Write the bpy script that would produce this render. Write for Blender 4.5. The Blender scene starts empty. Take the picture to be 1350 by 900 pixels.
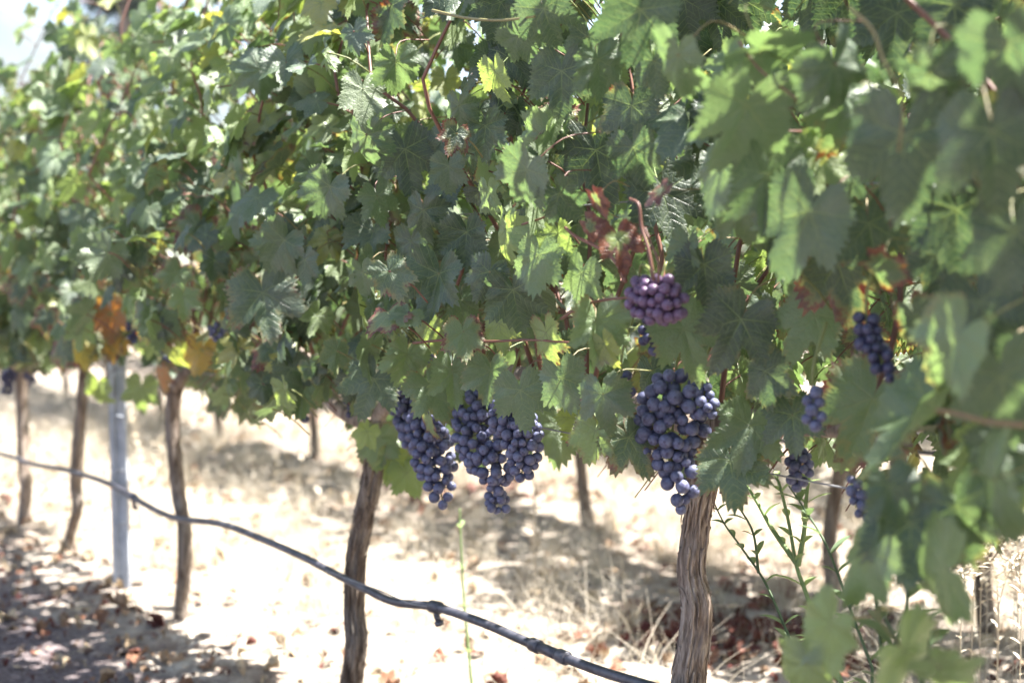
import bpy, math, random
import numpy as np
from mathutils import Vector, noise as mnoise

random.seed(7); rng = np.random.default_rng(7)
R = math.radians
sc = bpy.context.scene
COL = sc.collection

# ---------------------------------------------------------------- camera
W0, H0, FPX = 1350.0, 900.0, 1875.0
CAM_H = 0.94
HORIZON = 340.0
PITCH = math.atan((450 - HORIZON) / FPX)
CAM = np.array([0.0, 0.0, CAM_H])
cd = bpy.data.cameras.new("camera"); cam = bpy.data.objects.new("camera", cd); COL.objects.link(cam)
cam.location = CAM; cam.rotation_euler = (R(90) - PITCH, 0, 0)
cd.sensor_width = 36; cd.lens = 50; cd.clip_start = 0.05; cd.clip_end = 5000
cd.dof.use_dof = True; cd.dof.focus_distance = 2.08; cd.dof.aperture_fstop = 2.9; cd.dof.aperture_blades = 9
sc.camera = cam

# ---------------------------------------------------------------- row geometry (ground plan)
YAW = R(34.0)
D = np.array([-math.sin(YAW), math.cos(YAW), 0.0])      # along the row, away from the camera
N = np.array([math.cos(YAW), math.sin(YAW), 0.0])       # across the row, away from the camera
P0 = np.array([0.256, 2.0, 0.0])                        # foot of the nearest trunk
ROW_GAP = 1.65

# ---------------------------------------------------------------- light
SUN_EL, SUN_AZ = R(63), math.atan2(N[0], N[1]) + R(28)
w = bpy.data.worlds.new("World"); sc.world = w; w.use_nodes = True
nt = w.node_tree; bg = nt.nodes["Background"]
sky = nt.nodes.new("ShaderNodeTexSky"); sky.sky_type = 'NISHITA'; sky.sun_disc = False
sky.sun_elevation = SUN_EL; sky.sun_rotation = SUN_AZ; sky.air_density = 1.0; sky.dust_density = 2.5
nt.links.new(sky.outputs[0], bg.inputs[0]); bg.inputs[1].default_value = 0.055
sl = bpy.data.lights.new("sun", 'SUN'); sun = bpy.data.objects.new("sun", sl); COL.objects.link(sun)
sl.energy = 5.0; sl.angle = R(0.53); sl.color = (1.0, 0.96, 0.91)
sd = Vector((math.sin(SUN_AZ) * math.cos(SUN_EL), math.cos(SUN_AZ) * math.cos(SUN_EL), math.sin(SUN_EL)))
sun.rotation_euler = sd.to_track_quat('Z', 'Y').to_euler()
sc.view_settings.view_transform = 'Standard'; sc.view_settings.look = 'None'
sc.view_settings.exposure = 2.62; sc.view_settings.gamma = 1.0; sc.view_settings.use_curve_mapping = False
sc.render.engine = 'CYCLES'
cy = sc.cycles
cy.use_denoising = True; cy.max_bounces = 8; cy.diffuse_bounces = 5; cy.glossy_bounces = 3
cy.transmission_bounces = 5; cy.transparent_max_bounces = 4; cy.sample_clamp_indirect = 8
cy.caustics_reflective = False; cy.caustics_refractive = False

# ---------------------------------------------------------------- helpers: places
FWD = np.array([0, math.cos(PITCH), -math.sin(PITCH)]); UP = np.array([0, math.sin(PITCH), math.cos(PITCH)])
RIGHT = np.array([1.0, 0, 0])
def ray(x, y):
    return FWD + RIGHT * (x - 675) / FPX + UP * (450 - y) / FPX
def at_w(x, y, wv):
    "point at perpendicular offset wv in front of the row (metres towards the path side)"
    d = ray(x, y); s = (np.dot(N, P0) - wv) / np.dot(N, d)
    return CAM + d * s
def at_d(x, y, d): return CAM + ray(x, y) * d
def on_ground(x, y, z=0.0):
    d = ray(x, y); return CAM + d * ((z - CAM_H) / d[2])
def depth(p): return float(np.dot(np.asarray(p) - CAM, FWD))
def proj(P):
    Q = np.atleast_2d(P) - CAM; z = Q @ FWD
    z = np.where(np.abs(z) < 1e-6, 1e-6, z)
    return 675 + FPX * (Q @ RIGHT) / z, 450 - FPX * (Q @ UP) / z, z
def row(t, wv, z): return P0 + D * t - N * wv + np.array([0, 0, z])
def t_of(p): return float(np.dot(np.asarray(p) - P0, D))
def w_of(p): return float(-np.dot(np.asarray(p) - P0, N))
def unit(v):
    v = np.asarray(v, float); return v / (np.linalg.norm(v, axis=-1, keepdims=True) + 1e-9)

# ---------------------------------------------------------------- helpers: objects
def tag(o, label=None, cat=None, group=None, kind=None):
    if label: o["label"] = label
    if cat: o["category"] = cat
    if group: o["group"] = group
    if kind: o["kind"] = kind
    return o
def empty(name, loc, label, cat, group=None):
    o = bpy.data.objects.new(name, None); COL.objects.link(o); o.location = tuple(loc); o.empty_display_size = .1
    return tag(o, label, cat, group)
def mesh_np(name, V, F, mat, parent=None, origin=None, smooth=True, loopuv=None, col=None):
    """V (n,3); F list of arrays (m,k) of faces; loopuv list matching F of (m*k,2); col (n,4)"""
    me = bpy.data.meshes.new(name)
    V = np.asarray(V, float)
    if origin is not None: V = V - np.asarray(origin)
    me.vertices.add(len(V)); me.vertices.foreach_set("co", V.astype(np.float32).ravel())
    tot = sum(f.size for f in F); nf = sum(len(f) for f in F)
    me.loops.add(tot); me.polygons.add(nf)
    me.loops.foreach_set("vertex_index", np.concatenate([f.ravel() for f in F]).astype(np.int32))
    starts = []; o = 0
    for f in F:
        starts.append(o + np.arange(len(f)) * f.shape[1]); o += f.size
    me.polygons.foreach_set("loop_start", np.concatenate(starts).astype(np.int32))
    me.polygons.foreach_set("use_smooth", np.full(nf, smooth))
    if loopuv is not None:
        uv = me.uv_layers.new(name="vein"); uv.data.foreach_set("uv", np.concatenate(loopuv).astype(np.float32).ravel())
    me.update(calc_edges=True); me.validate()
    if col is not None:
        a = me.attributes.new("lc", 'FLOAT_COLOR', 'POINT'); a.data.foreach_set("color", np.asarray(col, np.float32).ravel())
    me.materials.append(mat)
    ob = bpy.data.objects.new(name, me); COL.objects.link(ob)
    if parent is not None: ob.parent = parent
    return ob
class MB:
    "collects tubes and sheets into one mesh"
    def __init__(s): s.V = []; s.F4 = []; s.F3 = []; s.n = 0; s.C = []
    def add(s, V, F4=None, F3=None, c=None):
        V = np.asarray(V, float)
        s.V.append(V)
        if F4 is not None and len(F4): s.F4.append(np.asarray(F4) + s.n)
        if F3 is not None and len(F3): s.F3.append(np.asarray(F3) + s.n)
        s.C.append(np.tile(c if c is not None else (0, 0, 0, 0), (len(V), 1))); s.n += len(V)
    def tube(s, P, r, seg=8, c=None, cap=True, disp=None):
        P = np.asarray(P, float); n = len(P); r = np.broadcast_to(np.asarray(r, float), (n,))
        T = unit(np.gradient(P, axis=0))
        a = np.array([0, 0, 1.0]) if abs(T[0][2]) < .9 else np.array([1.0, 0, 0])
        U = np.zeros_like(P); U[0] = unit(np.cross(T[0], a))
        for i in range(1, n): U[i] = unit(U[i-1] - T[i] * np.dot(U[i-1], T[i]))
        B = np.cross(T, U)
        th = np.arange(seg) / seg * 2 * math.pi
        rr = r[:, None] * np.ones(seg)
        if disp is not None: rr = disp(rr, th, P)
        V = P[:, None, :] + rr[..., None] * (np.cos(th)[None, :, None] * U[:, None, :] + np.sin(th)[None, :, None] * B[:, None, :])
        i = np.arange(n - 1)[:, None] * seg; j = np.arange(seg)[None, :]; k = (np.arange(seg) + 1) % seg
        F = np.stack([i + j, i + k[None, :], i + seg + k[None, :], i + seg + j], -1).reshape(-1, 4)
        V = V.reshape(-1, 3)
        F3 = []
        if cap:
            V = np.vstack([V, P[0], P[-1]]); m = n * seg
            F3 = [[m, k[q], q] for q in range(seg)] + [[m + 1, (n-1)*seg + q, (n-1)*seg + k[q]] for q in range(seg)]
        s.add(V, F, F3, c)
    def build(s, name, mat, parent=None, origin=None, smooth=True, col=False):
        V = np.vstack(s.V); F = []
        if s.F4: F.append(np.vstack(s.F4))
        if s.F3: F.append(np.vstack(s.F3))
        return mesh_np(name, V, F, mat, parent, origin, smooth, col=np.vstack(s.C) if col else None)
def smooth_path(P, n):
    "Catmull-Rom through control points"
    P = np.asarray(P, float)
    Q = np.vstack([2*P[0]-P[1], P, 2*P[-1]-P[-2]])
    u = np.linspace(0, len(P) - 1 - 1e-6, n); i = u.astype(int); f = (u - i)[:, None]
    a, b, c, d = Q[i], Q[i+1], Q[i+2], Q[i+3]
    return .5*((2*b) + (-a+c)*f + (2*a-5*b+4*c-d)*f**2 + (-a+3*b-3*c+d)*f**3)
_G = rng.random((256, 256))
def vn(x, y):
    x = np.asarray(x, float); y = np.asarray(y, float)
    xi = np.floor(x).astype(int); yi = np.floor(y).astype(int); fx = x - xi; fy = y - yi
    fx = fx*fx*(3-2*fx); fy = fy*fy*(3-2*fy)
    g = lambda a, b: _G[a % 256, b % 256]
    return (g(xi, yi)*(1-fx)+g(xi+1, yi)*fx)*(1-fy)+(g(xi, yi+1)*(1-fx)+g(xi+1, yi+1)*fx)*fy - .5

# ---------------------------------------------------------------- helpers: materials
class NG:
    def __init__(s, name):
        s.m = bpy.data.materials.new(name); s.m.use_nodes = True; s.t = s.m.node_tree
        s.b = s.t.nodes["Principled BSDF"]; s.out = s.t.nodes["Material Output"]
    def n(s, kind, **kw):
        x = s.t.nodes.new(kind)
        for k, v in kw.items(): setattr(x, k, v)
        return x
    def l(s, a, b): s.t.links.new(a, b)
    def val(s, sock, v):
        if isinstance(v, bpy.types.NodeSocket): s.l(v, sock)
        elif isinstance(v, tuple) and len(v) == 3: sock.default_value = (*v, 1)
        else: sock.default_value = v
    def math(s, op, a, b=0.0, c=None, clamp=False):
        x = s.n("ShaderNodeMath", operation=op, use_clamp=clamp); s.val(x.inputs[0], a); s.val(x.inputs[1], b)
        if c is not None: s.val(x.inputs[2], c)
        return x.outputs[0]
    def mix(s, f, a, b):
        x = s.n("ShaderNodeMix", data_type='RGBA'); s.val(x.inputs[0], f); s.val(x.inputs[6], a); s.val(x.inputs[7], b); return x.outputs[2]
    def step(s, v, a, b, to0=0.0, to1=1.0):
        x = s.n("ShaderNodeMapRange", interpolation_type='SMOOTHSTEP'); s.val(x.inputs[0], v)
        for i, q in enumerate((a, b, to0, to1)): s.val(x.inputs[i+1], q)
        return x.outputs[0]
    def noise(s, vec, scale, detail=3, rough=.55, scl=None):
        x = s.n("ShaderNodeTexNoise"); x.inputs["Scale"].default_value = scale; x.inputs["Detail"].default_value = detail
        x.inputs["Roughness"].default_value = rough
        if scl is not None:
            mp = s.n("ShaderNodeMapping"); mp.inputs["Scale"].default_value = scl; s.l(vec, mp.inputs[0]); vec = mp.outputs[0]
        s.l(vec, x.inputs["Vector"]); return x.outputs["Fac"]
    def ramp(s, f, stops):
        x = s.n("ShaderNodeValToRGB"); e = x.color_ramp.elements
        while len(e) < len(stops): e.new(.5)
        for q, (p, c) in zip(e, stops): q.position = p; q.color = (*c, 1)
        s.val(x.inputs[0], f); return x.outputs[0]
    def bump(s, h, strength, dist):
        x = s.n("ShaderNodeBump"); x.inputs["Strength"].default_value = strength; x.inputs["Distance"].default_value = dist
        s.l(h, x.inputs["Height"]); s.l(x.outputs[0], s.b.inputs["Normal"]); return x.outputs[0]
    def set(s, **kw):
        for k, v in kw.items(): s.val(s.b.inputs[k], v)
    def pos(s): return s.n("ShaderNodeNewGeometry").outputs["Position"]
    def obj(s): return s.n("ShaderNodeTexCoord").outputs["Object"]

def leaf_material():
    g = NG("vine leaf")
    at = g.n("ShaderNodeAttribute", attribute_name="lc"); sp = g.n("ShaderNodeSeparateColor"); g.l(at.outputs["Color"], sp.inputs[0])
    hue, aut, rad, rnd = sp.outputs[0], sp.outputs[1], sp.outputs[2], at.outputs["Alpha"]
    uv = g.n("ShaderNodeUVMap", uv_map="vein"); su = g.n("ShaderNodeSeparateXYZ"); g.l(uv.outputs[0], su.inputs[0])
    al, pe = su.outputs[0], su.outputs[1]
    P = g.pos()
    wob = g.noise(P, 60, 2)
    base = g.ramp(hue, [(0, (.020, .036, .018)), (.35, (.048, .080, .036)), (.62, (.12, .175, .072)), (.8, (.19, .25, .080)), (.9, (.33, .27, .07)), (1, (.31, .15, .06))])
    blot = g.noise(P, 35, 4, .6)
    base = g.mix(g.step(blot, .45, .75, 0, .35), base, (.14, .17, .09))
    # veins
    wid = g.math('MULTIPLY_ADD', al, -.013, .017)
    main = g.math('SUBTRACT', 1, g.step(pe, g.math('MULTIPLY', wid, .35), wid))
    f = g.math('MULTIPLY', g.math('SUBTRACT', al, g.math('MULTIPLY', pe, .95)), 7.5)
    f = g.math('ADD', f, g.math('MULTIPLY', wob, .35))
    tri = g.math('ABSOLUTE', g.math('SUBTRACT', g.math('FRACT', f), .5))
    sec = g.math('SUBTRACT', 1, g.step(tri, .02, .09))
    vor = g.n("ShaderNodeTexVoronoi", feature='DISTANCE_TO_EDGE'); vor.inputs["Scale"].default_value = 150; g.l(P, vor.inputs["Vector"])
    net = g.math('SUBTRACT', 1, g.step(vor.outputs["Distance"], .02, .16))
    vein = g.math('MAXIMUM', main, g.math('MULTIPLY', sec, .55))
    veinc = g.math('MAXIMUM', vein, g.math('MULTIPLY', net, .10))
    # autumn margin and dead patches
    nz = g.noise(P, 48, 4, .65)
    e = g.math('ADD', g.math('ADD', rad, g.math('MULTIPLY', g.math('SUBTRACT', nz, .5), 1.3)), g.math('MULTIPLY', pe, .25))
    th = g.math('SUBTRACT', 1.30, g.math('MULTIPLY', aut, .95))
    m_red = g.step(e, th, g.math('ADD', th, .22))
    m_red = g.math('MULTIPLY', m_red, g.math('SUBTRACT', 1, g.math('MULTIPLY', vein, .6)))
    redc = g.mix(g.step(g.noise(P, 70, 3), .35, .65), (.075, .018, .016), (.26, .085, .035))
    m_yel = g.math('MULTIPLY', g.step(e, g.math('SUBTRACT', th, .22), th), .6)
    col = g.mix(veinc, base, (.155, .205, .085))
    col = g.mix(g.math('MULTIPLY', m_yel, g.step(aut, .05, .2)), col, (.17, .16, .06))
    col = g.mix(m_red, col, redc)
    under = g.mix(.5, col, (.25, .30, .19))
    geo = g.n("ShaderNodeNewGeometry")
    dust_sheen = g.step(g.noise(P, 14, 4, .6), .34, .75, .05, .45)
    top = g.mix(dust_sheen, col, (.195, .225, .222))  # upper side greyed by dust, with blue-grey sky sheen put into the colour
    colf = g.mix(geo.outputs["Backfacing"], top, under)
    h = g.math('ADD', g.math('MULTIPLY', vein, -.8), g.math('ADD', g.math('MULTIPLY', net, -.25), g.math('MULTIPLY', g.noise(P, 45, 4), 2.2)))
    nrm = g.bump(h, .55, .0020)
    g.set(**{"Base Color": colf, "Roughness": g.step(blot, .3, .7, .36, .55), "Specular IOR Level": .55})
    tr = g.n("ShaderNodeBsdfTranslucent")
    hs = g.n("ShaderNodeHueSaturation"); hs.inputs["Saturation"].default_value = 1.25; hs.inputs["Value"].default_value = 3.0; hs.inputs["Hue"].default_value = .49
    tsrc = g.mix(m_red, col, (.03, .008, .005)); g.l(tsrc, hs.inputs["Color"]); tc = g.mix(g.math('MULTIPLY', vein, .45), hs.outputs[0], (.10, .14, .02)); g.l(tc, tr.inputs[0]); g.l(nrm, tr.inputs["Normal"])
    mx = g.n("ShaderNodeMixShader"); mx.inputs[0].default_value = .28
    g.l(g.b.outputs[0], mx.inputs[1]); g.l(tr.outputs[0], mx.inputs[2]); g.l(mx.outputs[0], g.out.inputs[0])
    return g.m
def grape_material(name, dark, bloomc, amount):
    g = NG(name); P = g.obj(); oi = g.n("ShaderNodeObjectInfo")
    add = g.n("ShaderNodeVectorMath", operation='ADD'); g.l(P, add.inputs[0])
    sca = g.n("ShaderNodeVectorMath", operation='SCALE'); g.l(oi.outputs["Location"], sca.inputs[0]); sca.inputs[3].default_value = 170.0
    g.l(sca.outputs[0], add.inputs[1]); V = add.outputs[0]
    k = g.noise(V, 1.4, 4, .6); k2 = g.noise(V, 5, 2)
    m = g.math('MULTIPLY', g.step(k, .3, .62, .35, 1.0), amount)
    m = g.math('SUBTRACT', m, g.step(k2, .62, .75, 0, .25), clamp=True)
    so = g.n('ShaderNodeSeparateXYZ'); g.l(P, so.inputs[0]); dot = g.step(so.outputs[2], -1.03, -1.012, .8, 0)
    m = g.math('MULTIPLY', m, g.math('SUBTRACT', 1, dot))
    m = g.math('MULTIPLY', m, g.step(oi.outputs['Random'], 0, 1, .8, 1.1), clamp=True)
    c = g.mix(oi.outputs["Random"], dark, tuple(min(1, a*1.5 + b) for a, b in zip(dark, (.012, 0, .004))))
    g.set(**{"Base Color": g.mix(m, c, bloomc), "Roughness": g.step(m, 0, 1, .3, .62), "Specular IOR Level": .45})
    return g.m
def simple(name, c1, c2, scale, rough=.8, bump=.3, dist=.002, scl=None, detail=4, spec=.3):
    g = NG(name); P = g.obj() if scl is not None else g.pos()
    k = g.noise(P, scale, detail, .6, scl)
    g.set(**{"Base Color": g.mix(g.step(k, .3, .7), c1, c2), "Roughness": rough, "Specular IOR Level": spec})
    g.bump(k, bump, dist); return g.m
def bark_material(name="vine bark", k_=1.0):
    g = NG(name); P = g.pos()
    k = g.noise(P, 60, 6, .7, (1, 1, .09)); k2 = g.noise(P, 9, 3); k3 = g.noise(P, 240, 3, .6, (1, 1, .12))
    c = g.ramp(g.math('ADD', g.math('MULTIPLY', k, .75), g.math('MULTIPLY', k3, .25)), [(p_, tuple(q_*k_ for q_ in c_)) for p_, c_ in [(.34, (.04, .028, .023)), (.45, (.18, .135, .105)), (.55, (.35, .285, .235)), (.66, (.48, .42, .36))]])
    c = g.mix(g.step(k2, .4, .7, 0, .45), c, (.27*k_, .25*k_, .23*k_))
    g.set(**{"Base Color": c, "Roughness": .92, "Specular IOR Level": .15})
    g.bump(g.math('ADD', k, g.math('MULTIPLY', k3, .5)), 1.0, .004); return g.m
def ground_material():
    g = NG("dry ground"); P = g.pos()
    a = g.noise(P, 1.3, 5, .6); b = g.noise(P, 14, 5, .7); c = g.noise(P, 70, 4, .7); s = g.noise(P, 38, 5, .75, (1, .35, 1))
    col = g.mix(g.step(b, .38, .62), (.20, .16, .13), (.42, .375, .315))
    col = g.mix(g.step(s, .5, .66), col, (.52, .475, .40))
    col = g.mix(g.step(a, .40, .62, 0, .55), col, (.25, .195, .155))
    # darker purple-grey soil in the path on the near side of the row
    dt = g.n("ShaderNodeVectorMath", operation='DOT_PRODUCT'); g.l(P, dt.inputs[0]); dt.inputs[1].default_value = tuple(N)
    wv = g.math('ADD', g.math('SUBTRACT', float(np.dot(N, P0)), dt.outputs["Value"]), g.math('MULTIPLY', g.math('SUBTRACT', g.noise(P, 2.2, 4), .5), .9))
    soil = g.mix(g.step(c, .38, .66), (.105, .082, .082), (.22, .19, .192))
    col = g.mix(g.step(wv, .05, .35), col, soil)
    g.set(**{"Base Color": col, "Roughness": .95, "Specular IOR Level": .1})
    g.bump(g.math('ADD', g.math('MULTIPLY', c, .6), b), 1.0, .02); return g.m
def leafy(name, c1, c2, tc):
    g = NG(name); k = g.noise(g.pos(), 25, 3)
    g.set(**{"Base Color": g.mix(k, c1, c2), "Roughness": .6, "Specular IOR Level": .3})
    tr = g.n("ShaderNodeBsdfTranslucent"); tr.inputs[0].default_value = (*tc, 1)
    mx = g.n("ShaderNodeMixShader"); mx.inputs[0].default_value = .3
    g.l(g.b.outputs[0], mx.inputs[1]); g.l(tr.outputs[0], mx.inputs[2]); g.l(mx.outputs[0], g.out.inputs[0]); return g.m
def litter_material():
    g = NG("fallen leaves"); at = g.n("ShaderNodeAttribute", attribute_name="lc"); sp = g.n("ShaderNodeSeparateColor"); g.l(at.outputs["Color"], sp.inputs[0])
    c = g.ramp(sp.outputs[0], [(0, (.085, .022, .02)), (.35, (.17, .06, .035)), (.6, (.26, .15, .085)), (1, (.45, .36, .24))])
    g.set(**{"Base Color": g.mix(g.step(g.noise(g.pos(), 60, 3), .4, .7, 0, .4), c, (.07, .04, .03)), "Roughness": .75, "Specular IOR Level": .3}); return g.m
def cane_material():
    g = NG("cane"); at = g.n("ShaderNodeAttribute", attribute_name="lc"); sp = g.n("ShaderNodeSeparateColor"); g.l(at.outputs["Color"], sp.inputs[0])
    c = g.ramp(sp.outputs[0], [(0, (.13, .055, .038)), (.35, (.19, .085, .058)), (.65, (.22, .18, .07)), (1, (.15, .20, .06))])
    k = g.noise(g.pos(), 180, 3, .6, (1, 1, .2))
    g.set(**{"Base Color": g.mix(g.step(k, .5, .7, 0, .5), c, (.10, .05, .035)), "Roughness": .5}); return g.m

M_LEAF = leaf_material(); M_BARK = bark_material(); M_BARK_SHADE = bark_material('shaded vine bark', .68); M_CANE = cane_material()  # second bark is a darker copy with shade put into its colour
M_GRAPE = grape_material("blue grape skin", (.017, .014, .045), (.135, .152, .245), .9)
M_GRAPE_P = grape_material("purple grape skin", (.055, .018, .040), (.16, .125, .22), .62)
M_GRAPE_SHADE = grape_material("shaded grape skin", (.012, .012, .035), (.075, .085, .16), .6)  # blue skin darkened: shade of the tucked-in bunches is put into the colour
M_GROUND = ground_material()
M_HOSE = simple("black polythene hose", (.035, .035, .045), (.10, .10, .12), 45, .38, .15, .0008, spec=.5)
M_METAL = simple("galvanised steel", (.30, .33, .38), (.44, .47, .52), 20, .5, .1, .001)
M_WIRE = simple("wire", (.18, .18, .19), (.32, .32, .33), 20, .45, .1, .001)
M_STRAW = leafy("straw", (.48, .42, .32), (.64, .58, .48), (.5, .44, .32))
M_WEED = leafy("weed green", (.17, .25, .10), (.28, .36, .18), (.36, .5, .18))
M_LITTER = litter_material()
M_HILL = simple("hazy hill scrub", (.035, .05, .05), (.06, .07, .068), .02, .95, .1, .1)  # blue-grey of the distance haze is mixed into the scrub colour
M_TREE = leafy("dark needles", (.02, .035, .022), (.045, .065, .04), (.06, .1, .03))

# ---------------------------------------------------------------- leaf shapes
VANG = [0, R(50), R(-50), R(108), R(-108)]
def leaf_shape(seed, nout, rings, teeth=True, curl=1.0):
    r = np.random.default_rng(seed)
    th = np.linspace(-math.pi, math.pi, nout + 1)[:-1] + math.pi / nout
    th = np.sort(th + r.uniform(-.2, .2, nout) * 2 * math.pi / nout)
    L = np.array([1.0, .86, .86, .66, .66]) * r.uniform(.93, 1.07, 5); s1 = r.uniform(.44, .68) if not 300 <= seed < 400 else r.uniform(.40, .54); s2 = r.uniform(.50, .66)
    a = np.abs(th); sgn = (th < 0).astype(int)
    rad = np.zeros(nout)
    for i in range(nout):
        A = a[i]; l1 = L[1 + sgn[i]]; l2 = L[3 + sgn[i]]
        kn = [(0, L[0]), (R(9), L[0]*.90), (R(20), (L[0]+s1)*.47), (R(28), s1), (R(38), (s1+l1)*.5), (R(50), l1), (R(62), l1*.87), (R(80), s2), (R(95), l2*.90), (R(108), l2), (R(128), l2*.88), (R(150), .60), (R(165), .40), (R(180), .06)]
        rad[i] = np.interp(A, [k[0] for k in kn], [k[1] for k in kn])
    if teeth:
        tw = np.where(np.arange(nout) % 2 == 0, 1.0, -1.0) * r.uniform(.5, 1.25, nout)
        rad = rad * (1 + .075 * tw)
    fr = np.linspace(0, 1, rings + 1)[1:]
    fr = fr ** .85
    R_, T_ = np.meshgrid(fr, th, indexing='ij')
    X = (R_ * rad[None] * np.sin(T_)).ravel(); Y = (R_ * rad[None] * np.cos(T_)).ravel()
    V = np.zeros((1 + len(X), 3)); V[1:, 0] = X; V[1:, 1] = Y
    f = np.concatenate([[0], R_.ravel()])
    Rr = np.hypot(V[:, 0], V[:, 1]); TT = np.arctan2(V[:, 0], V[:, 1])
    z = -r.uniform(.05, .38) * curl * V[:, 0]**2 - r.uniform(-.05, .40) * curl * (V[:, 1] - .05)**2 * np.sign(V[:, 1] - .05 + 1e-9).clip(-.3, 1)
    z += r.uniform(-.15, .50) * curl * np.abs(V[:, 0])
    z += .075 * curl * Rr**2 * np.sin(TT * r.integers(3, 6) + r.uniform(0, 6)) + .04 * curl * Rr**2 * np.sin(TT * 9 + r.uniform(0, 6))
    dv = np.min([np.abs(((TT - v + math.pi) % (2*math.pi)) - math.pi) for v in VANG], axis=0)
    z += .10 * Rr * np.minimum(dv, .45) * (1 - .4 * f)
    z += .05 * curl * vn(V[:, 0]*3 + seed, V[:, 1]*3 + 9)
    # bend edge lobes back
    V[:, 2] = z
    j = np.arange(nout); k = (j + 1) % nout; j = j[:-1]; k = k[:-1]      # gap at the stalk notch
    tri = np.stack([np.zeros_like(j), 1 + k, 1 + j], -1)
    quads = [np.stack([1 + q*nout + j, 1 + q*nout + k, 1 + (q+1)*nout + k, 1 + (q+1)*nout + j], -1) for q in range(rings - 1)]
    quads = np.concatenate(quads) if quads else np.zeros((0, 4), int)
    mid = (th[j] + th[k]) / 2
    sec = np.argmin([np.abs(((mid - v + math.pi) % (2*math.pi)) - math.pi) for v in VANG], axis=0)
    def uvof(F, sc_):
        va = np.array(VANG)[sc_][:, None]; p = V[F]
        alo = p[..., 0]*np.sin(va) + p[..., 1]*np.cos(va); per = np.abs(p[..., 0]*np.cos(va) - p[..., 1]*np.sin(va))
        return np.stack([alo, per], -1).reshape(-1, 2)
    return dict(V=V, tri=tri, quad=quads, uvt=uvof(tri, sec), uvq=uvof(quads, np.tile(sec, rings-1)) if rings > 1 else np.zeros((0, 2)), f=f)
HI = [leaf_shape(100+i, 78, 4, True, 1.1 + .85*(i % 3)) for i in range(14)]
FLAT = [leaf_shape(300+i, 92, 5, True, .85) for i in range(8)]
MID = [leaf_shape(200+i, 46, 2, True, 1.1 + .8*(i % 3)) for i in range(10)]
LOW = [leaf_shape(400+i, 16, 1, False, 1.2) for i in range(6)]

def leaves_mesh(name, items, mat, parent=None, origin=None):
    """items: list of (shape, pos, S, T, Nn, scale, (hue, aut, rnd)) -> one mesh"""
    by = {}
    for it in items: by.setdefault(id(it[0]), []).append(it)
    Vs, Ft, Fq, Ut, Uq, Cs = [], [], [], [], [], []; n0 = 0
    for grp in by.values():
        s = grp[0][0]; m = len(grp); nv = len(s['V'])
        pos = np.array([g[1] for g in grp]); S = np.array([g[2] for g in grp]); T = np.array([g[3] for g in grp]); Nn = np.array([g[4] for g in grp])
        sca = np.array([g[5] for g in grp])[:, None, None]
        v = s['V'][None]
        V = pos[:, None] + sca * (v[..., 0:1]*S[:, None] + v[..., 1:2]*T[:, None] + v[..., 2:3]*Nn[:, None])
        off = n0 + np.arange(m)[:, None, None]*nv
        Vs.append(V.reshape(-1, 3)); Ft.append((s['tri'][None]+off).reshape(-1, 3)); Fq.append((s['quad'][None]+off).reshape(-1, 4))
        Ut.append(np.tile(s['uvt'], (m, 1))); Uq.append(np.tile(s['uvq'], (m, 1)))
        c = np.array([g[6] for g in grp]); C = np.zeros((m, nv, 4)); C[..., 0] = c[:, None, 0]; C[..., 1] = c[:, None, 1]; C[..., 2] = s['f'][None]; C[..., 3] = c[:, None, 2]
        Cs.append(C.reshape(-1, 4)); n0 += m*nv
    F = []; U = []
    Q = np.concatenate(Fq)
    if len(Q): F.append(Q); U.append(np.concatenate(Uq))
    F.append(np.concatenate(Ft)); U.append(np.concatenate(Ut))
    return mesh_np(name, np.concatenate(Vs), F, mat, parent, origin, True, U, np.concatenate(Cs))

def frame_from(Nn, T):
    Nn = unit(Nn); T = T - Nn*np.dot(T, Nn); T = unit(T); return np.cross(T, Nn), T, Nn

# ================================================================ GROUND, HILLS
def axis(fa, fb, step, far, g=1.18):
    a = list(np.arange(fa, fb, step)); s = step; x = fb; hi = []
    while x < far: hi.append(x); s *= g; x += s
    s = step*g; x = fa - s; lo = []
    while x > -far: lo.append(x); s *= g; x -= s
    return np.array(lo[::-1] + a + hi)
def gz(x, y):
    wv = -((x-P0[0])*N[0] + (y-P0[1])*N[1])
    near = np.exp(-(np.hypot(x, y-4)/14)**2)
    return (.035*vn(x*.9, y*.9) + .03*vn(x*3.1+5, y*3.1) + .014*vn(x*11, y*11+3) + .012*vn(x*31, y*31+3)) * near
xs = axis(-3.2, 2.6, .03, 1500); ys = axis(1.2, 7.0, .03, 1500)
GX, GY = np.meshgrid(xs, ys, indexing='ij'); nx, ny = GX.shape
GZ = gz(GX, GY)
i, j = np.meshgrid(np.arange(nx-1), np.arange(ny-1), indexing='ij'); b = (i*ny+j).ravel()
tag(mesh_np("ground", np.stack([GX.ravel(), GY.ravel(), GZ.ravel()], -1), [np.stack([b, b+ny, b+ny+1, b+1], -1)], M_GROUND), kind="structure")
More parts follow.
